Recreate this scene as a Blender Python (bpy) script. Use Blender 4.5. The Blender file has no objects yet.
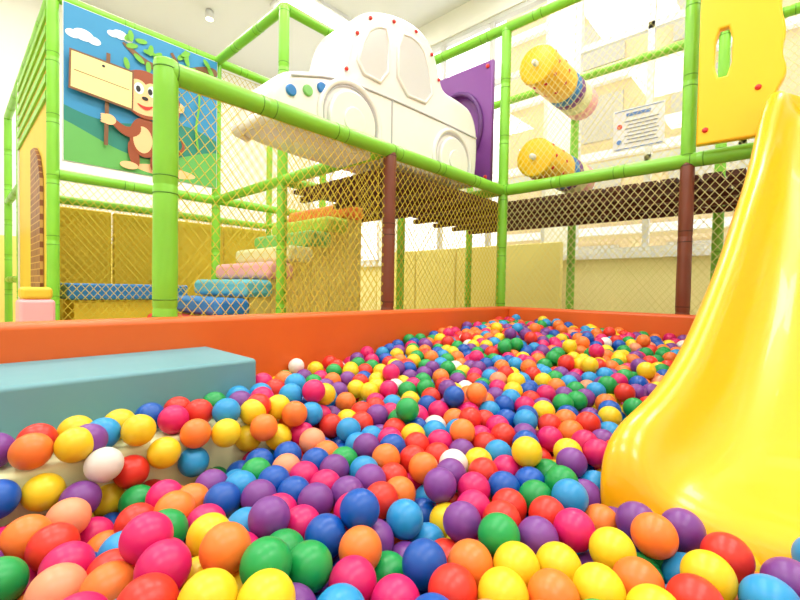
import bpy, bmesh, math, random
import numpy as np
from mathutils import Vector, Matrix, kdtree
random.seed(7); rng=np.random.default_rng(5)
ZC=0.95
scene=bpy.context.scene
COL=scene.collection

# ---------------------------------------------------------------- materials
def lin(c):
    out=[]
    for v in c:
        v=v/255.0
        out.append(v/12.92 if v<=0.04045 else ((v+0.055)/1.055)**2.4)
    return (out[0],out[1],out[2],1.0)
def mat(name,c,rough=0.45,bump=0.0,bscale=40,var=0.0,spec=0.5,trans=0.0,coat=0.0):
    m=bpy.data.materials.new(name); m.use_nodes=True
    nt=m.node_tree; b=nt.nodes['Principled BSDF']
    b.inputs['Base Color'].default_value=lin(c)
    b.inputs['Roughness'].default_value=rough
    b.inputs['Specular IOR Level'].default_value=spec
    b.inputs['Coat Weight'].default_value=coat
    tc=nt.nodes.new('ShaderNodeTexCoord')
    n=nt.nodes.new('ShaderNodeTexNoise'); n.inputs['Scale'].default_value=bscale
    n.inputs['Detail'].default_value=3
    nt.links.new(tc.outputs['Object'],n.inputs['Vector'])
    if bump>0:
        bp=nt.nodes.new('ShaderNodeBump'); bp.inputs['Strength'].default_value=bump
        bp.inputs['Distance'].default_value=0.01
        nt.links.new(n.outputs['Fac'],bp.inputs['Height'])
        nt.links.new(bp.outputs['Normal'],b.inputs['Normal'])
    if var>0:
        n2=nt.nodes.new('ShaderNodeTexNoise'); n2.inputs['Scale'].default_value=3.0
        nt.links.new(tc.outputs['Object'],n2.inputs['Vector'])
        mx=nt.nodes.new('ShaderNodeMixRGB')
        mx.inputs[1].default_value=lin(c); mx.inputs[2].default_value=lin([v*(1-var) for v in c])
        nt.links.new(n2.outputs['Fac'],mx.inputs[0]); nt.links.new(mx.outputs[0],b.inputs['Base Color'])
    return m
def emis(name,c,s):
    m=bpy.data.materials.new(name); m.use_nodes=True
    b=m.node_tree.nodes['Principled BSDF']
    b.inputs['Base Color'].default_value=lin(c)
    b.inputs['Emission Color'].default_value=lin(c); b.inputs['Emission Strength'].default_value=s
    return m
GREEN=mat('green_vinyl',(136,214,56),0.38,0.25,9,0.12)
BROWN=mat('brown_vinyl',(125,62,40),0.4,0.25,9,0.1)
TIE=mat('seam_dark',(80,140,30),0.6)
TIEB=mat('seam_brown',(60,28,18),0.6)
ORANGE=mat('orange_vinyl',(228,100,30),0.42,0.12,6,0.06)
TEAL=mat('teal_vinyl',(102,156,166),0.5,0.15,8,0.06)
CREAM=mat('cream_vinyl',(236,238,186),0.5,0.15,8)
YEL=mat('yellow_plastic',(248,178,3),0.3,0.03,5,0.0,coat=0.25)
YEL3=mat('yellow_foam',(250,196,20),0.4,0.05,5)
YEL2=mat('yellow_panel',(240,206,56),0.5,0.1,6,0.08)
PALEY=mat('pale_yellow_panel',(238,222,130),0.5,0.1,6,0.05)
NET=mat('net_gold',(216,194,60),0.7)
NETW=mat('net_pale',(224,216,140),0.7)
WHITE=mat('white_plastic',(236,235,232),0.25,0.02,5,coat=0.3)
WHITE2=mat('white_trim',(224,226,228),0.3)
PURPLE=mat('purple_panel',(122,58,140),0.4)
PURPLED=mat('purple_ring',(92,38,112),0.4)
RED=mat('red_plastic',(220,50,40),0.35)
BLUE=mat('blue_vinyl',(40,125,200),0.45,0.1,8)
LBLUE=mat('light_blue_vinyl',(95,185,205),0.45,0.1,8)
PINK=mat('pink_vinyl',(245,175,180),0.45,0.1,8)
LIME=mat('lime_vinyl',(175,215,80),0.45,0.1,8)
PGREEN=mat('pale_green_vinyl',(130,200,110),0.45,0.1,8)
ORG2=mat('orange_step',(240,130,60),0.45,0.1,8)
WALLY=mat('wall_paint_yellow',(240,230,165),0.7,0.05,30)
WALLYS=mat('wall_paint_strong_yellow',(240,220,120),0.7,0.05,30)
WALLC=mat('wall_paint_cream',(240,239,230),0.8,0.05,30)
CEIL=mat('ceiling_paint',(226,228,229),0.9,0.03,30)
FLOORM=mat('floor_mat',(205,195,165),0.6,0.05,30)
WOODD=mat('deck_wood',(108,62,48),0.6,0.2,12,0.3)

# ---------------------------------------------------------------- helpers
def empty(name,loc=(0,0,0)):
    e=bpy.data.objects.new(name,None); COL.objects.link(e); e.location=loc
    e.empty_display_size=0.1
    return e
def mesh_obj(name,verts,faces,m,parent=None,smooth=False):
    me=bpy.data.meshes.new(name); me.from_pydata([tuple(v) for v in verts],[],faces); me.update()
    if m: me.materials.append(m)
    if smooth:
        for p in me.polygons: p.use_smooth=True
    o=bpy.data.objects.new(name,me); COL.objects.link(o)
    if parent: o.parent=parent
    return o
def box(name,x0,x1,y0,y1,z0,z1,m,parent=None,bev=0.0,seg=3):
    v=[(x,y,z) for x in(x0,x1) for y in(y0,y1) for z in(z0,z1)]
    f=[(0,1,3,2),(4,6,7,5),(0,4,5,1),(2,3,7,6),(0,2,6,4),(1,5,7,3)]
    o=mesh_obj(name,v,f,m,parent)
    if bev>0:
        md=o.modifiers.new('b','BEVEL'); md.width=bev; md.segments=seg
        for p in o.data.polygons: p.use_smooth=True
        md.harden_normals=True
    return o
def frame_of(d):
    d=d.normalized(); up=Vector((0,0,1)) if abs(d.z)<0.9 else Vector((1,0,0))
    u=d.cross(up).normalized(); v=u.cross(d).normalized(); return u,v
def lathe_line(p0,p1,prof,n=20):
    p0=Vector(p0); p1=Vector(p1); d=(p1-p0).normalized(); u,v=frame_of(d)
    V=[];F=[]
    for (t,r) in prof:
        for k in range(n):
            a=2*math.pi*k/n; V.append(p0+d*t+u*(r*math.cos(a))+v*(r*math.sin(a)))
    for i in range(len(prof)-1):
        for k in range(n):
            F.append((i*n+k,(i+1)*n+k,(i+1)*n+(k+1)%n,i*n+(k+1)%n))
    F.append(tuple(range(n)));F.append(tuple(reversed(range((len(prof)-1)*n,len(prof)*n))))
    return V,F
def pipe(name,p0,p1,r,m,parent,tie=None,seg=0.42):
    L=(Vector(p1)-Vector(p0)).length
    k=max(1,round(L/seg)); s=L/k
    prof=[]
    for i in range(k):
        a=i*s;b=(i+1)*s
        prof+=[(a,r*0.93),(a+0.008,r*1.0),(a+s*0.3,r*1.02),(a+s*0.7,r*0.99),(b-0.008,r*1.0),(b-0.001,r*0.93)]
    V,F=lathe_line(p0,p1,prof)
    o=mesh_obj(name,V,F,m,parent,True)
    VV=[];FF=[]
    for i in range(k):
        for t in (i*s+0.03,(i+1)*s-0.03):
            v,f=lathe_line(p0,p1,[(t-0.002,r*1.0),(t-0.002,r*1.03),(t+0.002,r*1.03),(t+0.002,r*1.0)],16)
            b=len(VV);VV+=v;FF+=[tuple(q+b for q in ff) for ff in f]
    mesh_obj(name+'_ties',VV,FF,tie or TIE,parent,True)
    return o
def rod(name,p0,p1,r,m,parent,n=12):
    L=(Vector(p1)-Vector(p0)).length
    V,F=lathe_line(p0,p1,[(0,r),(L,r)],n); return mesh_obj(name,V,F,m,parent,True)
def to_mesh(cob,name,m,parent):
    bpy.context.view_layer.update()
    dg=bpy.context.evaluated_depsgraph_get()
    me=bpy.data.meshes.new_from_object(cob.evaluated_get(dg))
    me.materials.clear(); me.materials.append(m)
    o=bpy.data.objects.new(name,me); COL.objects.link(o); o.matrix_world=cob.matrix_world.copy()
    if parent: o.parent=parent
    bpy.data.objects.remove(cob)
    return o
def plate(name,loops,org,u,v,th,m,parent=None,bev=0.0):
    cu=bpy.data.curves.new(name+'_c','CURVE'); cu.dimensions='2D'; cu.fill_mode='BOTH'
    cu.extrude=max(th/2-bev,0.0002); cu.bevel_depth=bev; cu.bevel_resolution=2; cu.offset=-bev
    for lp in loops:
        sp=cu.splines.new('POLY'); sp.points.add(len(lp)-1)
        for i,(a,b) in enumerate(lp): sp.points[i].co=(a,b,0,1)
        sp.use_cyclic_u=True
    ob=bpy.data.objects.new(name+'_c',cu); COL.objects.link(ob)
    u=Vector(u);v=Vector(v);n=u.cross(v)
    M=Matrix(((u.x,v.x,n.x,org[0]),(u.y,v.y,n.y,org[1]),(u.z,v.z,n.z,org[2]),(0,0,0,1)))
    ob.matrix_world=M
    return to_mesh(ob,name,m,parent)
def tube(name,pts,r,m,parent,cyc=False):
    cu=bpy.data.curves.new(name+'_c','CURVE'); cu.dimensions='3D'; cu.bevel_depth=r; cu.bevel_resolution=3
    cu.use_fill_caps=True
    sp=cu.splines.new('POLY'); sp.points.add(len(pts)-1)
    for i,p in enumerate(pts): sp.points[i].co=(p[0],p[1],p[2],1)
    sp.use_cyclic_u=cyc
    ob=bpy.data.objects.new(name+'_c',cu); COL.objects.link(ob)
    o=to_mesh(ob,name,m,parent)
    for p in o.data.polygons: p.use_smooth=True
    return o
def chaikin(p,it=2,closed=True):
    for _ in range(it):
        q=[]; n=len(p)
        rngi=range(n) if closed else range(n-1)
        if not closed: q.append(p[0])
        for i in rngi:
            a=p[i];b=p[(i+1)%n]
            q.append(tuple(0.75*s+0.25*t for s,t in zip(a,b)));q.append(tuple(0.25*s+0.75*t for s,t in zip(a,b)))
        if not closed: q.append(p[-1])
        p=q
    return p
def ell(cx,cy,rx,ry,n=32,rot=0):
    c,s=math.cos(rot),math.sin(rot)
    return [(cx+rx*math.cos(a)*c-ry*math.sin(a)*s,cy+rx*math.cos(a)*s+ry*math.sin(a)*c) for a in [2*math.pi*i/n for i in range(n)]]
def dome(name,c,n,r,m,parent):
    c=Vector(c);n=Vector(n).normalized()
    V,F=lathe_line(c-n*r*0.5,c+n*r,[(0,r*0.9),(r*0.5,r),(r*0.9,r*0.85),(r*1.15,r*0.45),(r*1.2,0.01*r)],14)
    return mesh_obj(name,V,F,m,parent,True)
def net(name,o,u,W,H,s,r,m,parent):
    o=Vector(o);u=Vector(u).normalized();v=Vector((0,0,1))
    VV=[];FF=[]
    def seg(a,b):
        p=o+u*a[0]+v*a[1];q=o+u*b[0]+v*b[1]
        d=(q-p)
        if d.length<0.01: return
        w,t=frame_of(d)
        base=len(VV)
        for P in(p,q):
            for k in range(4):
                an=math.pi/4+k*math.pi/2; VV.append(P+w*r*math.cos(an)+t*r*math.sin(an))
        for k in range(4): FF.append((base+k,base+(k+1)%4,base+4+(k+1)%4,base+4+k))
    k=1.25
    n=int((W+H/k)/s)+2
    for i in range(n):
        c=-H/k+i*s
        z0=max(0,(0-c)*k); z1=min(H,(W-c)*k)
        if z1>z0: seg((c+z0/k,z0),(c+z1/k,z1))
        c2=c+H/k
        z0=max(0,(c2-W)*k); z1=min(H,c2*k)
        if z1>z0: seg((c2-z0/k,z0),(c2-z1/k,z1))
    for a,b in (((0,0),(W,0)),((0,H),(W,H)),((0,0),(0,H)),((W,0),(W,H))): seg(a,b)
    return mesh_obj(name,VV,FF,m,parent)

# ---------------------------------------------------------------- room shell
XW=4.9; YW=7.5; X0=-3.2; Y0=-3.2; H=4.9
box('floor',X0-.2,XW+.2,Y0-.2,YW+.2,-.1,0,FLOORM)
box('ceiling',X0-.2,XW+.2,Y0-.2,YW+.2,H,H+.1,CEIL)
wb=empty('wall_back')
box('upper',X0,XW,YW,YW+.15,1.55,H,WALLC,wb); box('lower',X0,XW,YW,YW+.15,0,1.55,WALLYS,wb)
box('wall_left',X0-.15,X0,Y0,YW,0,H,WALLC)
box('wall_front',X0,XW,Y0-.15,Y0,0,H,WALLC)
wr=empty('wall_right')
SILL=1.38; HEAD=4.55
box('lower',XW,XW+.2,Y0,YW,0,SILL,WALLY,wr)
box('header',XW,XW+.2,Y0,YW,HEAD,H,WALLC,wr)
pil=[(-3.2,-2.6),(-.75,-.35),(1.95,2.25),(4.7,5.1),(7.2,7.5)]
for i,(a,b) in enumerate(pil): box('pillar_%d'%i,XW,XW+.2,a,b,SILL,HEAD,WALLC,wr)
box('trim_sill',XW-.06,XW,Y0,YW,SILL-.06,SILL,WHITE2)
glass=bpy.data.materials.new('window_glass'); glass.use_nodes=True
nt=glass.node_tree; nt.nodes.clear()
ou=nt.nodes.new('ShaderNodeOutputMaterial');mx=nt.nodes.new('ShaderNodeMixShader');tr=nt.nodes.new('ShaderNodeBsdfTransparent');gl=nt.nodes.new('ShaderNodeBsdfGlossy')
gl.inputs['Roughness'].default_value=0.02; mx.inputs[0].default_value=0.06
nt.links.new(tr.outputs[0],mx.inputs[1]);nt.links.new(gl.outputs[0],mx.inputs[2]);nt.links.new(mx.outputs[0],ou.inputs[0])
FRM=mat('window_frame',(204,204,200),.35)
for i in range(4):
    a=pil[i][1];b=pil[i+1][0]; w=empty('window_%d'%(i+1))
    fr=.06
    box('frame_l',XW+.03,XW+.12,a,a+fr,SILL,HEAD,FRM,w);box('frame_r',XW+.03,XW+.12,b-fr,b,SILL,HEAD,FRM,w)
    box('frame_b',XW+.03,XW+.12,a,b,SILL,SILL+fr,FRM,w);box('frame_t',XW+.03,XW+.12,a,b,HEAD-fr,HEAD,FRM,w)
    nm=3
    for k in range(1,nm): 
        y=a+(b-a)*k/nm; box('mullion_%d'%k,XW+.04,XW+.1,y-.03,y+.03,SILL,HEAD,FRM,w)
    for k,z in enumerate((2.35,3.7)): box('transom_%d'%k,XW+.04,XW+.1,a,b,z-.035,z+.035,FRM,w)
    box('pane',XW+.065,XW+.07,a,b,SILL,HEAD,glass,w)
fb=empty('neighbour_building')
FAC=mat('facade_beige',(218,196,152),0.8,0.1,20,0.1); FACD=mat('facade_window',(178,174,160),0.3)
box('facade',9,9.3,-6,5.2,-.5,8,FAC,fb)
for k in range(5):
    box('ledge_%d'%k,8.85,9,-6,5.2,.6+k*1.5,.75+k*1.5,WHITE2,fb)
    for j in range(5): box('win_%d_%d'%(k,j),8.97,9,-5.4+j*2,-4.2+j*2,1.0+k*1.5,1.9+k*1.5,FACD,fb)
LP=emis('light_panel',(255,255,250),2.5)  # glowing ceiling panels, added to brighten the closed room
for lx in (-1.4,1.1,3.6):
    for ly in (-1.2,1.8,5.2):
        e=empty('ceiling_light'); box('housing',lx-.5,lx+.5,ly-.3,ly+.3,H-.05,H-.001,WHITE2,e); box('diffuser',lx-.46,lx+.46,ly-.26,ly+.26,H-.06,H-.05,LP,e)
        L=bpy.data.lights.new('panel_light','AREA'); L.shape='RECTANGLE'; L.size=1.4;L.size_y=1.0; L.energy=66; L.color=(.995,.985,.965)  # added area light for soft fill, paired with each invented panel
        lo=bpy.data.objects.new('lamp',L); COL.objects.link(lo); lo.location=(lx,ly,H-.09); lo.parent=e
for i,(sx,sy) in enumerate([(1.2,4.6),(2.6,6.3),(0.6,6.2)]):
    e=empty('ceiling_spotlight'); V,F=lathe_line((sx,sy,H),(sx,sy,H-.12),[(0,.05),(.08,.06),(.12,.065)],20); mesh_obj('can',V,F,WHITE2,e,True)
    V,F=lathe_line((sx,sy,H-.12),(sx,sy,H-.125),[(0,.05),(.005,.05)],20); mesh_obj('lens',V,F,emis('spot_lens',(255,240,200),6),e)
w=bpy.data.worlds.new('World'); scene.world=w; w.use_nodes=True
nt=w.node_tree; bg=nt.nodes['Background']
sky=nt.nodes.new('ShaderNodeTexSky'); sky.sky_type='HOSEK_WILKIE'; sky.turbidity=6; sky.sun_direction=Vector((-.3,-.6,.75)).normalized()
mxw=nt.nodes.new('ShaderNodeMixRGB'); mxw.inputs[0].default_value=0.85; mxw.inputs[2].default_value=(1,.98,.94,1)
nt.links.new(sky.outputs[0],mxw.inputs[1]); nt.links.new(mxw.outputs[0],bg.inputs[0]); bg.inputs[1].default_value=2.9

# ---------------------------------------------------------------- ball pit shell
WT=0.84
pw=empty('ball_pit_wall')
box('back_side',-.8,2.81,1.50,1.60,0,WT,ORANGE,pw,.018)
box('right_side',2.71,2.81,-.9,1.50,0,WT,ORANGE,pw,.018)
box('left_side',-.8,-.7,-.9,1.50,0,WT,ORANGE,pw,.018)
box('front_side',-.7,2.71,-.9,-.8,0,WT,ORANGE,pw,.018)
box('foam_step',-.69,.62,1.15,1.498,0,ZC-.21,TEAL,None,.012)
PADZ=.335
box('foam_pad',-.69,.69,.99,1.148,0,ZC-PADZ,CREAM,None,.012)

D=.064; R=D/2
def ss(t): t=np.clip(t,0,1); return t*t*(3-2*t)
def surf(x,y):
    d=.729*x+.684*y; l=.6846*x-.7293*y
    return ZC-(.392-.165*ss((d-.75)/2.2)-.01*ss((l-.2)/.3)-.0*ss((-l-.1)/.35))
TH=.105
gx=np.linspace(-.68,2.70,35); gy=np.linspace(-.78,.98,20)
V=[];F=[]
for x in gx:
    for y in gy: V.append((x,y,float(surf(x,y))-.165))
nb=len(V)
for x in gx:
    for y in gy: V.append((x,y,0.0))
ny=len(gy)
for i in range(len(gx)-1):
    for j in range(ny-1):
        a=i*ny+j; F.append((a,a+ny,a+ny+1,a+1)); F.append((nb+a,nb+a+1,nb+a+ny+1,nb+a+ny))
mesh_obj('ball_pit_floor_mat',V,F,BLUE,None,True)
gx=np.linspace(.70,2.70,25); gy=np.linspace(.98,1.49,10)
V=[];F=[];ny=len(gy)
for x in gx:
    for y in gy: V.append((x,y,float(surf(x,y))-.165))
for i in range(len(gx)-1):
    for j in range(ny-1):
        a=i*ny+j; F.append((a,a+ny,a+ny+1,a+1))
mesh_obj('ball_pit_floor_mat',V,F,BLUE,None,True)

BX0,BX1,BY0,BY1=-.7+R,2.71-R,-.8+R,1.5-R
area=(BX1-BX0)*(BY1-BY0)
pts=[]
Ntry=int(area*840)
while len(pts)<Ntry:
    x=rng.uniform(BX0,BX1);y=rng.uniform(BY0,BY1)
    if x<.62+R and y>1.15-R: pts.append(None);continue
    if x>.86 and y<.29: pts.append(None);continue
    if x<.70 and y>.97:
        pts.append(None);continue
    z=float(surf(x,y))+rng.uniform(-.10,.07)
    pts.append((x,y,z))
P=np.array([p for p in pts if p is not None])
def constrain(P):
    P[:,0]=np.clip(P[:,0],BX0,BX1);P[:,1]=np.clip(P[:,1],BY0,BY1)
    lo=surf(P[:,0],P[:,1])-TH
    onpad=(P[:,0]<.69)&(P[:,1]>.99)&(P[:,1]<1.15)
    lo=np.where(onpad,np.maximum(lo,ZC-PADZ+R),lo)
    P[:,2]=np.maximum(P[:,2],lo)
    ins=(P[:,0]<.62+R)&(P[:,1]>1.15-R)&(P[:,2]<ZC-.21+R*.5)
    px=.62+R-P[:,0];py=P[:,1]-(1.15-R)
    m1=ins&(px<py);m2=ins&~(px<py)
    P[m1,0]=.62+R;P[m2,1]=1.15-R
    ins=(P[:,0]>.88-R)&(P[:,1]<.27+R)
    px=P[:,0]-(.88-R);py=.27+R-P[:,1]
    m1=ins&(px<py);m2=ins&~(px<py)
    P[m1,0]=.88-R;P[m2,1]=.27+R
for it in range(180):
    if it%4==0:
        kd=kdtree.KDTree(len(P))
        for i,p in enumerate(P): kd.insert(p,i)
        kd.balance()
        A=[];B=[]
        for i,p in enumerate(P):
            for (_,j,_) in kd.find_range(p,D*1.25):
                if j>i: A.append(i);B.append(j)
        A=np.array(A);B=np.array(B)
    if it<150: P[:,2]-=.0022
    for _ in range(2):
        dlt=P[A]-P[B]; L=np.linalg.norm(dlt,axis=1)+1e-9
        ov=np.maximum(D*.995-L,0)*.5*.55
        c=dlt/L[:,None]*ov[:,None]
        np.add.at(P,A,c);np.add.at(P,B,-c)
        constrain(P)
keep=(P[:,2]>surf(P[:,0],P[:,1])-.2)&(P[:,2]<surf(P[:,0],P[:,1])+.10)
P=P[keep]
cols=[((250,214,36),19),((250,130,52),14),((232,54,40),13),((226,28,110),13),((128,64,152),13),((10,88,186),10),((42,156,220),14),((26,164,80),13),((242,238,230),2.5),((248,156,116),2)]
cl=[lin(c)[:3] for c,_ in cols]; wt=np.array([w for _,w in cols],float);wt/=wt.sum()
def ico(sub):
    bm=bmesh.new(); bmesh.ops.create_icosphere(bm,subdivisions=sub,radius=R)
    v=np.array([x.co[:] for x in bm.verts]);f=np.array([[q.index for q in ff.verts] for ff in bm.faces]); bm.free(); return v,f
hi=ico(4);lo_=ico(3)
Vs=[];Fs=[];Cs=[];base=0
for p in P:
    d=.729*p[0]+.684*p[1]
    v,f=hi if (0.2<d<1.35 and p[2]>surf(p[0],p[1])-.09) else lo_
    Vs.append(v+p);Fs.append(f+base);base+=len(v)
    c=np.array(cl[rng.choice(len(cl),p=wt)])
    c=np.clip(c*rng.uniform(.88,1.05),0,1)
    Cs.append(np.repeat([[c[0],c[1],c[2],1]],len(v),axis=0))
Vs=np.concatenate(Vs);Fs=np.concatenate(Fs);Cs=np.concatenate(Cs)
me=bpy.data.meshes.new('plastic_balls')
me.vertices.add(len(Vs));me.vertices.foreach_set('co',Vs.astype(np.float32).ravel())
me.loops.add(len(Fs)*3);me.loops.foreach_set('vertex_index',Fs.astype(np.int32).ravel())
me.polygons.add(len(Fs));me.polygons.foreach_set('loop_start',np.arange(0,len(Fs)*3,3,dtype=np.int32))
try: me.polygons.foreach_set('loop_total',np.full(len(Fs),3,dtype=np.int32))
except Exception: pass
me.update(calc_edges=True)
me.polygons.foreach_set('use_smooth',np.ones(len(Fs),dtype=bool))
at=me.attributes.new('ball_color','FLOAT_COLOR','POINT'); at.data.foreach_set('color',Cs.astype(np.float32).ravel())
me.validate()
bm_=bpy.data.materials.new('ball_plastic');bm_.use_nodes=True
nt=bm_.node_tree;b=nt.nodes['Principled BSDF']
a=nt.nodes.new('ShaderNodeAttribute');a.attribute_name='ball_color'
nt.links.new(a.outputs['Color'],b.inputs['Base Color']); b.inputs['Roughness'].default_value=.36
b.inputs['Specular IOR Level'].default_value=.5
trl=nt.nodes.new('ShaderNodeBsdfTranslucent'); nt.links.new(a.outputs['Color'],trl.inputs['Color'])
mxs=nt.nodes.new('ShaderNodeMixShader');mxs.inputs[0].default_value=.15
o_=nt.nodes['Material Output']
nt.links.new(b.outputs[0],mxs.inputs[1]);nt.links.new(trl.outputs[0],mxs.inputs[2]);nt.links.new(mxs.outputs[0],o_.inputs[0])
me.materials.append(bm_)
ob=bpy.data.objects.new('plastic_balls',me);COL.objects.link(ob)

# ---------------------------------------------------------------- play structure frame
fr=empty('play_structure_frame')
r=.036
ZB=1.70; ZT=2.90
def post(nm,x,y,z0,z1,m=GREEN,t=None,rr=r): pipe(nm,(x,y,z0),(x,y,z1),rr,m,fr,t)
post('post_near_left',.53,1.645,0,ZB+.035,rr=.040)
post('post_brown_mid',1.65,1.645,0,ZB,BROWN,TIEB)
post('post_corner',2.85,1.64,0,ZT)
post('post_brown_right',2.85,.48,0,ZB,BROWN,TIEB)
post('post_right_upper',2.85,.48,ZB,3.9)
post('post_slide',2.85,-.75,0,3.6)
post('post_mural_left',.5,3.76,0,ZT)
post('post_mural_right',1.62,3.76,0,ZT)
post('post_stairs',1.62,2.68,0,ZT)
for i,(x,y) in enumerate([(2.85,2.68),(3.95,2.68),(3.95,1.55),(3.95,.46),(3.95,-.75),(2.76,3.76),(.5,5.6),(.5,6.9),(2.76,4.87),(1.62,4.87)]):
    post('post_far_%d'%i,x,y,0,ZT)
def beam(nm,a,b,m=GREEN,rr=r): pipe(nm,a,b,rr,m,fr)
beam('beam_left_deck',(.53,1.645,ZB),(2.85,1.645,ZB),rr=.039)
beam('beam_right_deck',(2.85,1.62,ZB),(2.85,-.75,ZB),rr=.040)
beam('beam_b1',(1.62,1.64,ZB),(1.62,3.76,ZB))
beam('beam_b2',(2.85,1.64,ZB),(2.85,2.68,ZB))
beam('beam_b3',(1.62,2.68,ZB),(3.95,2.68,ZB))
beam('beam_b4',(.5,3.76,ZB),(2.76,3.76,ZB))
beam('beam_b5',(.6,4.87,ZB),(2.76,4.87,ZB))
beam('beam_b6',(3.95,-.75,ZB),(3.95,2.68,ZB))
beam('beam_b7',(2.76,2.68,ZB),(2.76,4.87,ZB))
beam('beam_t1',(.5,3.76,ZT),(2.76,3.76,ZT))
beam('beam_t2',(.5,3.76,ZT),(.5,6.9,ZT))
beam('beam_t3',(1.62,2.68,ZT),(1.62,3.76,ZT))
beam('beam_t4',(1.62,2.68,ZT),(3.95,2.68,ZT))
beam('beam_t5',(2.85,-.75,ZT),(2.85,2.68,ZT))
beam('beam_t6',(3.95,-.75,ZT),(3.95,2.68,ZT))
beam('beam_low1',(.5,5.6,1.9),(.5,6.9,1.9))
beam('beam_low2',(.5,5.6,.98),(.5,6.9,.98))
dk=empty('play_deck')
def deck(tag,x0,x1,y0,y1):
    V=[];F=[]
    w=.085;g=.018;y=y0
    while y+w<=y1+.001:
        b_=len(V)
        for xx in(x0,x1):
            for yy in(y,y+w):
                for zz in(1.60,1.625): V.append((xx,yy,zz))
        F+=[tuple(b_+q for q in f) for f in [(0,1,3,2),(4,6,7,5),(0,4,5,1),(2,3,7,6),(0,2,6,4),(1,5,7,3)]]
        y+=w+g
    mesh_obj('slats_'+tag,V,F,WOODD,dk)
    k=0;x=x0+.1
    while x<x1: box('joist_%s_%d'%(tag,k),x-.02,x+.02,y0,y1,1.56,1.599,WOODD,dk); x+=.3;k+=1
deck('a',1.66,2.85,1.69,2.64); deck('b',2.89,3.91,-.7,2.64); deck('c',2.52,2.72,2.72,3.72)
sn=empty('safety_net')
net('net_left',(.56,1.645,WT-.02),(1,0,0),2.26,ZB-WT-.02,.042,.0016,NET,sn)
net('net_right',(2.85,-.72,WT-.02),(0,1,0),2.34,ZB-WT-.02,.044,.0017,NETW,sn)
net('net_right_upper',(2.85,.50,ZB+.04),(0,1,0),1.11,ZT-ZB-.08,.044,.0015,NETW,sn)
net('net_right_inner',(1.62,1.70,.1),(0,1,0),.95,ZB-.14,.05,.0018,NET,sn)
net('net_back_right',(3.95,-.72,.1),(0,1,0),3.36,ZT-.14,.05,.0018,NETW,sn)
net('net_mural_low',(.53,3.76,.1),(1,0,0),1.06,ZB-.14,.05,.0022,NET,sn)
net('net_back_stair',(1.65,3.80,.1),(1,0,0),1.1,ZT-.14,.05,.0022,NET,sn)
net('net_far',(.6,4.87,.1),(1,0,0),2.1,ZB-.14,.05,.0026,NET,sn)
net('net_mid',(2.88,2.68,.1),(1,0,0),1.04,ZT-.14,.05,.0022,NETW,sn)

pp=empty('padded_partition')
for k in range(4): box('panel_%d'%k,.58+k*.56,1.12+k*.56,5.0,5.08,0,1.66,YEL2,pp,.015)
pb=empty('padded_partition')
for k in range(4): box('panel_%d'%k,4.55,4.63,1.9+k*.7,2.58+k*.7,0,1.5,PALEY,pb,.015)
be=empty('padded_bench'); box('top',.62,1.5,4.05,4.6,.82,.95,BLUE,be,.02); box('base',.67,1.45,4.1,4.55,0,.82,YEL2,be,.01)

# ---------------------------------------------------------------- foam stairs
st=empty('foam_stairs')
seq=[ORG2,LIME,PGREEN,CREAM,PINK,LBLUE,BLUE,RED,CREAM,PGREEN]
for k,m in enumerate(seq):
    x1=2.50-k*.175; z1=1.67-k*.134
    box('tread_%d'%k,x1-.235,x1,2.78,3.66,z1-.125,z1,m,st,.04,4)
    box('core_%d'%k,x1-.17,x1+.0,2.83,3.61,0,z1-.10,PALEY,st)

# ---------------------------------------------------------------- monkey mural
mu=empty('monkey_mural_poster')
SKYB=mat('mural_sky',(44,138,188),.5); HILL=mat('mural_hill',(98,176,84),.5); HILL2=mat('mural_hill_dark',(32,128,110),.5)
MB=mat('monkey_brown',(150,70,30),.5); MC=mat('monkey_cream',(250,196,140),.5); BOARD=mat('mural_board',(248,226,150),.5)
BRW=mat('mural_branch',(120,80,45),.5); LEAF=mat('mural_leaf',(110,180,50),.5); CLD=mat('mural_cloud',(235,245,250),.5); BLK=mat('mural_black',(25,20,20),.5);CLTH=mat('mural_cloth',(205,50,40),.5)
LY=[3.705]; MDX=[0.0]
def mp(nm,lp,m,dx=None):
    LY[0]-=.0006
    dx=MDX[0]
    plate(nm,[[(a+dx,b) for a,b in lp]],(0,LY[0],ZC),(1,0,0),(0,0,1),.0005,m,mu)
box('backing',.545,1.60,3.707,3.722,ZC+.84,ZC+1.92,WHITE2,mu)
mp('sky',[(.55,.845),(1.595,.845),(1.595,1.915),(.55,1.915)],SKYB)
mp('hill_far',[(.55,.845),(1.595,.845)]+[(1.595-1.045*t,1.24+.06*math.sin(t*6)) for t in np.linspace(0,1,20)],HILL2)
mp('hill_near',[(.55,.845),(1.595,.845)]+[(1.595-1.045*t,1.06+.09*math.sin(t*5+2)) for t in np.linspace(0,1,20)],HILL)
mp('path',ell(1.2,.90,.22,.04),MC)
for i,(cx,cz,s) in enumerate([(.66,1.72,1),(.88,1.82,.8)]):
    for j,(dx,dz,rr) in enumerate([(-.06,0,.035),(0,.015,.05),(.06,0,.035)]): mp('cloud_%d_%d'%(i,j),ell(cx+dx*s,cz+dz*s,rr*s*1.2,rr*s*.8),CLD)
mp('branch',chaikin([(1.595,1.86),(1.45,1.83),(1.28,1.72),(1.08,1.70),(.90,1.80),(.89,1.77),(1.07,1.65),(1.28,1.66),(1.47,1.75),(1.595,1.77)],2),BRW)
mp('branch_twig',[(1.3,1.69),(1.22,1.84),(1.24,1.85),(1.33,1.72)],BRW)
for i in range(24):
    a=rng.uniform(0,6.28); mp('leaf_%d'%i,ell(rng.uniform(.92,1.55),rng.uniform(1.64,1.88),.042,.019,16,a),LEAF)
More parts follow.
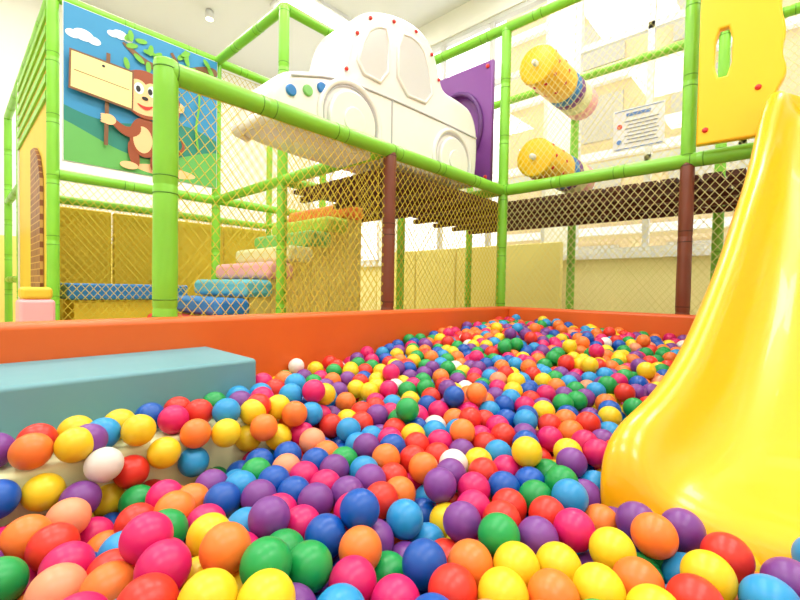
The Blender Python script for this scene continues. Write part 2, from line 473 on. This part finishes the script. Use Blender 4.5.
mp('vine',chaikin([(1.42,1.75),(1.44,1.5),(1.40,1.3),(1.43,1.1),(1.445,1.1),(1.42,1.3),(1.455,1.5),(1.44,1.75)],2),LEAF)
MDX[0]=-.075
mp('tail',chaikin([(1.2,1.02),(1.34,1.0),(1.42,1.12),(1.36,1.2),(1.37,1.17),(1.39,1.11),(1.32,1.03),(1.2,1.05)],2),MB)
mp('leg_l',ell(1.04,.98,.035,.10,24,.2),MB);mp('leg_r',ell(1.19,.98,.035,.10,24,-.2),MB)
mp('foot_l',ell(1.01,.89,.06,.028),MC);mp('foot_r',ell(1.23,.89,.06,.028),MC)
mp('body',ell(1.115,1.12,.105,.15),MB);mp('belly',ell(1.10,1.10,.065,.10),MC)
MDX[0]=0
mp('pole',[(.775,1.0),(.80,1.0),(.815,1.66),(.79,1.66)],BRW)
mp('arm_l',chaikin([(1.0,1.25),(.93,1.15),(.82,1.22),(.80,1.18),(.92,1.08),(1.02,1.14)],2),MB)
mp('hand_l',ell(.805,1.19,.045,.038),MC)
for i in range(4): mp('finger_%d'%i,ell(.775,1.165+i*.016,.02,.009),MC)
MDX[0]=-.075
mp('arm_r',chaikin([(1.18,1.20),(1.30,1.28),(1.34,1.40),(1.37,1.39),(1.33,1.24),(1.2,1.12)],2),MB);mp('hand_r',ell(1.36,1.42,.035,.038),MC)
mp('ear_l',ell(.935,1.42,.055,.065),MB);mp('ear_r',ell(1.305,1.45,.055,.065),MB);mp('ear_li',ell(.935,1.42,.03,.04),MC);mp('ear_ri',ell(1.305,1.45,.03,.04),MC)
mp('head',ell(1.12,1.44,.18,.18),MB)
mp('face_u1',ell(1.065,1.46,.07,.08),MC);mp('face_u2',ell(1.165,1.46,.07,.08),MC);mp('muzzle',ell(1.11,1.37,.135,.085),MC)
for s in(-1,1):
    mp('eye_w%d'%s,ell(1.115+s*.045,1.475,.032,.042),CLD);mp('eye_p%d'%s,ell(1.105+s*.04,1.47,.016,.024),BLK)
mp('nose',ell(1.11,1.41,.022,.014),BLK);mp('mouth',chaikin([(1.04,1.37),(1.11,1.345),(1.18,1.375),(1.12,1.31)],2),CLTH)
MDX[0]=-.03
mp('sign_back',[(.60,1.33),(.985,1.29),(.99,1.585),(.605,1.60)],BRW)
mp('sign_board',[(.612,1.345),(.975,1.307),(.978,1.572),(.617,1.587)],BOARD)
mp('sign_grain',[(.63,1.46),(.96,1.435),(.96,1.44),(.63,1.466)],BRW)
mp('sign_nail',ell(.80,1.55,.01,.01),BLK)

# ---------------------------------------------------------------- playhouse facade
ph=empty('playhouse_facade')
plate('wall_board',[[(3.81,0.01),(5.55,0.01),(5.55,2.86),(3.81,2.86)]],(.5,0,0),(0,1,0),(0,0,1),.04,YEL2,ph)
BR=bpy.data.materials.new('brick');BR.use_nodes=True;nt=BR.node_tree;b=nt.nodes['Principled BSDF'];bt=nt.nodes.new('ShaderNodeTexBrick')
bt.inputs['Color1'].default_value=lin((150,92,54));bt.inputs['Color2'].default_value=lin((122,70,44));bt.inputs['Mortar'].default_value=lin((200,160,90));bt.inputs['Scale'].default_value=5
tc=nt.nodes.new('ShaderNodeTexCoord');nt.links.new(tc.outputs['Object'],bt.inputs['Vector']);nt.links.new(bt.outputs[0],b.inputs['Base Color'])
plate('brick_cladding',[[(4.0,.02),(4.5,.02),(4.5,2.0),(4.3,1.98),(4.12,1.88),(4.0,1.7)]],(.467,0,0),(0,1,0),(0,0,1),.02,BR,ph)
for k in range(6): box('batten_%d'%k,.465,.479,3.81,5.55,2.22+k*.11,2.27+k*.11,GREEN,ph)
box('side_jamb',.47,.53,5.5,5.56,0,2.86,WHITE2,ph)
pbk=empty('play_block'); box('lower',.25,.40,2.92,3.1,0,.86,PINK,pbk,.02);box('upper',.26,.39,2.93,3.09,.86,.925,YEL2,pbk,.02)
tb=empty('play_table'); box('top',-.4,.35,5.7,6.4,1.42,1.48,BROWN,tb,.01)
for i,(a,c) in enumerate([(-.35,5.75),(.3,5.75),(-.35,6.35),(.3,6.35)]): box('leg_%d'%i,a-.03,a+.03,c-.03,c+.03,0,1.42,YEL2,tb)

# ---------------------------------------------------------------- toy car
car=empty('toy_car')
prof=[(1.02,.72),(.985,.80),(.985,.90),(1.04,.98),(1.16,1.03),(1.34,1.08),(1.37,1.10),(1.40,1.24),(1.45,1.39),(1.54,1.49),(1.70,1.56),(1.90,1.60),(2.04,1.58),(2.14,1.49),(2.20,1.34),(2.23,1.30),(2.42,1.30),(2.54,1.28),(2.62,1.18),(2.64,1.02),(2.62,.80),(2.58,.71)]
pr=chaikin(prof,2)
def inset(lp,d):
    n=len(lp);o=[]
    for i in range(n):
        a=Vector(lp[i-1]);b_=Vector(lp[(i+1)%n]);t=(b_-a).normalized();nrm=Vector((t.y,-t.x))
        q=Vector(lp[i])+nrm*d;o.append((q.x,q.y))
    return o
ys=[(1.725,.045),(1.727,.032),(1.733,.016),(1.745,.005),(1.76,0),(2.04,0),(2.06,.010),(2.08,.028),(2.09,.05),(2.093,.075)]
V=[];F=[];n=len(pr)
for (y,dn) in ys:
    for q in inset(pr,dn): V.append((q[0],y,ZC+max(q[1],.69)))
for i in range(len(ys)-1):
    for k in range(n): F.append((i*n+k,i*n+(k+1)%n,(i+1)*n+(k+1)%n,(i+1)*n+k))
F.append(tuple(reversed(range(n))));F.append(tuple(range((len(ys)-1)*n,len(ys)*n)))
mesh_obj('body_shell',V,F,WHITE,car,True)
yf=1.722
SHD=mat('car_groove',(190,190,194),.4)
def ct(nm,lp,r_,m=WHITE,cyc=True): tube(nm,[(a,yf,ZC+b_) for a,b_ in lp],r_,m,car,cyc)
w1=chaikin([(1.46,1.14),(1.53,1.36),(1.61,1.43),(1.70,1.45),(1.70,1.14)],1)
w2=chaikin([(1.78,1.14),(1.78,1.47),(1.92,1.50),(2.03,1.44),(2.11,1.16)],1)
PAN=mat('car_window_panel',(212,213,216),.2)
plate('side_window_front',[w1],(0,yf,ZC),(1,0,0),(0,0,1),.008,PAN,car);plate('side_window_rear',[w2],(0,yf,ZC),(1,0,0),(0,0,1),.008,PAN,car)
ct('window_trim_front',w1,.011);ct('window_trim_rear',w2,.011)
ct('belt_line',chaikin([(1.08,.97),(1.36,1.06),(1.75,1.08),(2.20,1.09),(2.60,1.09)],2,False),.006,SHD,False)
ct('door_gap_mid',[(1.74,1.08),(1.74,.74)],.005,SHD,False)
for nm,wx in (('front',1.44),('rear',2.32)):
    cz=.86
    ct('wheel_arch_'+nm,[(wx+.20*math.cos(a),cz+.20*math.sin(a)) for a in np.linspace(-.6,math.pi+.6,30)],.016,WHITE,False)
    ct('arch_gap_'+nm,[(wx+.178*math.cos(a),cz+.178*math.sin(a)) for a in np.linspace(-.6,math.pi+.6,30)],.005,SHD,False)
    plate('wheel_'+nm,[ell(wx,cz,.155,.155)],(0,yf,ZC),(1,0,0),(0,0,1),.05,WHITE,car,.012)
    plate('hub_'+nm,[ell(wx,cz,.07,.07)],(0,yf-.025,ZC),(1,0,0),(0,0,1),.02,WHITE,car,.006)
for i,(a,b_) in enumerate([(1.47,1.33),(1.56,1.45),(1.74,1.515),(1.93,1.545),(2.08,1.47),(2.155,1.34),(1.40,1.12)]):
    dome('bolt_%d'%i,(a,yf-.004,ZC+b_),(0,-1,0),.011,RED,car)
for i,(a,b_,m) in enumerate([(1.08,.90,BLUE),(1.17,.93,PGREEN),(1.25,.97,BLUE)]):
    plate('lamp_%d'%i,[ell(a,b_,.026,.026)],(0,yf,ZC),(1,0,0),(0,0,1),.02,m,car,.006)
tube('bumper',[(1.05,1.74,ZC+.76),(.975,1.78,ZC+.76),(.965,1.9,ZC+.76),(.975,2.03,ZC+.76),(1.05,2.07,ZC+.76)],.028,WHITE,car)

# ---------------------------------------------------------------- purple panel
pu=empty('purple_climb_panel')
plate('board',[[(1.70,1.76),(2.34,1.76),(2.34,2.66),(1.70,2.66)],ell(2.02,2.2,.22,.27,40)],(2.78,0,0),(0,1,0),(0,0,1),.04,PURPLE,pu,.008)
tube('ring',[(2.755,a,b_) for a,b_ in ell(2.02,2.2,.235,.285,40)],.02,PURPLED,pu,True)
plate('inner_disc',[ell(2.02,2.2,.225,.275,40)],(2.80,0,0),(0,1,0),(0,0,1),.01,PURPLE,pu)
for i,(a,b_) in enumerate([(1.74,1.80),(2.30,1.80),(2.30,2.62),(1.74,2.62)]): dome('bolt_%d'%i,(2.757,a,b_),(-1,0,0),.016,RED,pu)

# ---------------------------------------------------------------- rollers
def roller(z,y=1.44):
    e=empty('foam_roller')
    def seg(nm,x0,x1,rr,m):
        L=x1-x0
        V,F=lathe_line((x0,y,z),(x1,y,z),[(0,rr*.9),(.006,rr*.98),(.015,rr),(L-.015,rr),(L-.006,rr*.98),(L,rr*.9)],32); mesh_obj(nm,V,F,m,e,True)
    seg('yellow_sleeve',2.93,3.36,.14,YEL3);seg('blue_band',3.361,3.46,.14,BLUE);seg('purple_band',3.461,3.54,.14,PURPLE);seg('cream_band',3.541,3.68,.14,CREAM);seg('pink_band',3.681,3.82,.14,PINK)
    rod('axle',(2.89,y,z),(3.91,y,z),.02,WHITE2,e)
    for i in range(10):
        a=i*math.pi/5
        for j,xx in enumerate((3.0,3.18)):
            nn=Vector((0,math.cos(a),math.sin(a))); dome('dot_%d_%d'%(i,j),Vector((xx,y,z))+nn*.138,nn,.014,RED,e)
roller(2.60);roller(1.93)

# ---------------------------------------------------------------- notice sign
ns=empty('notice_sign')
box('board',3.895,3.905,.82,1.20,2.15,2.49,WHITE2,ns)
BT=mat('sign_blue',(90,130,195),.5);GT=mat('sign_grey',(140,145,155),.5)
def bar(nm,y0,y1,z,h,m): box(nm,3.892,3.895,y0+.02,y1+.02,z+.02,z+h+.02,m,ns)
bar('title',.90,1.08,2.405,.026,BT)
for k in range(7): bar('line_%d'%k,.84+.01*(k%3),1.09-.02*(k%2),2.36-k*.03,.008,GT)
bar('border_t',.81,1.17,2.455,.005,BT);bar('border_b',.81,1.17,2.14,.005,BT)
plate('badge',[ell(0,0,.02,.02)],(3.893,1.15,2.35),(0,-1,0),(0,0,1),.004,RED,ns)
plate('badge_low',[ell(0,0,.02,.02)],(3.893,1.15,2.22),(0,-1,0),(0,0,1),.004,BT,ns)

# ---------------------------------------------------------------- slide entrance panel
sp=empty('slide_entrance_panel')
edge=[(.11,1.74),(.14,1.85),(.11,1.95),(.07,2.03),(.10,2.13),(.08,2.23),(.11,2.35),(.09,2.46),(.12,2.6),(.08,2.8),(.12,3.0),(.07,3.2)]
edge=chaikin(edge,2,False)
lp=[(.43,1.75),(.43,3.2)]+list(reversed(edge))
slot=chaikin([(.29,2.08),(.36,2.08),(.36,2.33),(.29,2.33)],1)
plate('side_left',[lp,slot],(2.77,0,0),(0,1,0),(0,0,1),.05,YEL3,sp,.01)
plate('side_right',[[(-.26-a,b_) for a,b_ in lp],[(-.26-a,b_) for a,b_ in slot]],(2.77,0,0),(0,1,0),(0,0,1),.05,YEL3,sp,.01)
for i,(a,b_) in enumerate([(.39,1.82),(.18,1.98),(.39,2.55),(-.65,1.82)]): dome('bolt_%d'%i,(2.743,a,b_),(-1,0,0),.014,RED,sp)

# ---------------------------------------------------------------- slide
stt=[(2.72,.965,.10,.17),(2.66,.97,.105,.17),(2.60,.92,.12,.17),(2.52,.78,.135,.17),(2.40,.62,.145,.17),(2.2,.45,.155,.17),(2.0,.31,.165,.18),(1.85,.20,.17,.18),(1.7,.09,.18,.18),(1.5,-.03,.19,.17),(1.35,-.105,.195,.16),(1.2,-.175,.205,.14),(1.05,-.225,.22,.125),(.96,-.25,.24,.11),(.90,-.285,.245,.09),(.87,-.34,.235,.06),(.86,-.43,.225,.04)]
V=[];F=[]
C=-.13
for (x,z,yl,h) in stt:
    z=ZC+z
    hw=yl-C
    half=[(hw+.035,z-h-.06),(hw+.04,z-h*.4),(hw+.025,z-.01),(hw-.005,z),(hw-.035,z-.012),(hw-.055,z-h*.45),(hw-.085,z-h*.85),(hw-.15,z-h),(hw*.4,z-h-.005)]
    sec=[(C+a,b_) for a,b_ in half]+[(C-a,b_) for a,b_ in reversed(half)]
    sec+=[(C-hw*.6,z-h-.06),(C,z-h-.06),(C+hw*.6,z-h-.06)]
    for a,b_ in sec: V.append((x,a,b_))
n=len(sec)
for i in range(len(stt)-1):
    for k in range(n): F.append((i*n+k,i*n+(k+1)%n,(i+1)*n+(k+1)%n,(i+1)*n+k))
F.append(tuple(range(n)));F.append(tuple(reversed(range((len(stt)-1)*n,len(stt)*n))))
so=mesh_obj('slide',V,F,YEL,None,True)
md=so.modifiers.new('s','SUBSURF');md.levels=2;md.render_levels=2
for o in bpy.data.objects:
    if o.type=='MESH' and o.name.split('.')[0] in('body_shell','slide'):
        bm=bmesh.new();bm.from_mesh(o.data);bmesh.ops.recalc_face_normals(bm,faces=bm.faces);bm.to_mesh(o.data);bm.free()

# ---------------------------------------------------------------- camera
cam=bpy.data.cameras.new('camera');cam.sensor_width=36;cam.lens=425/800*36;cam.clip_start=.02
co=bpy.data.objects.new('camera',cam);COL.objects.link(co)
M=Matrix.Rotation(math.radians(-46.8),4,'Z')@Matrix.Rotation(math.radians(90-1.2-.25),4,'X')@Matrix.Rotation(math.radians(1.07),4,'Z')
co.matrix_world=Matrix.Translation((0,0,ZC))@M
scene.camera=co
scene.view_settings.view_transform='Standard'
scene.view_settings.exposure=0.0
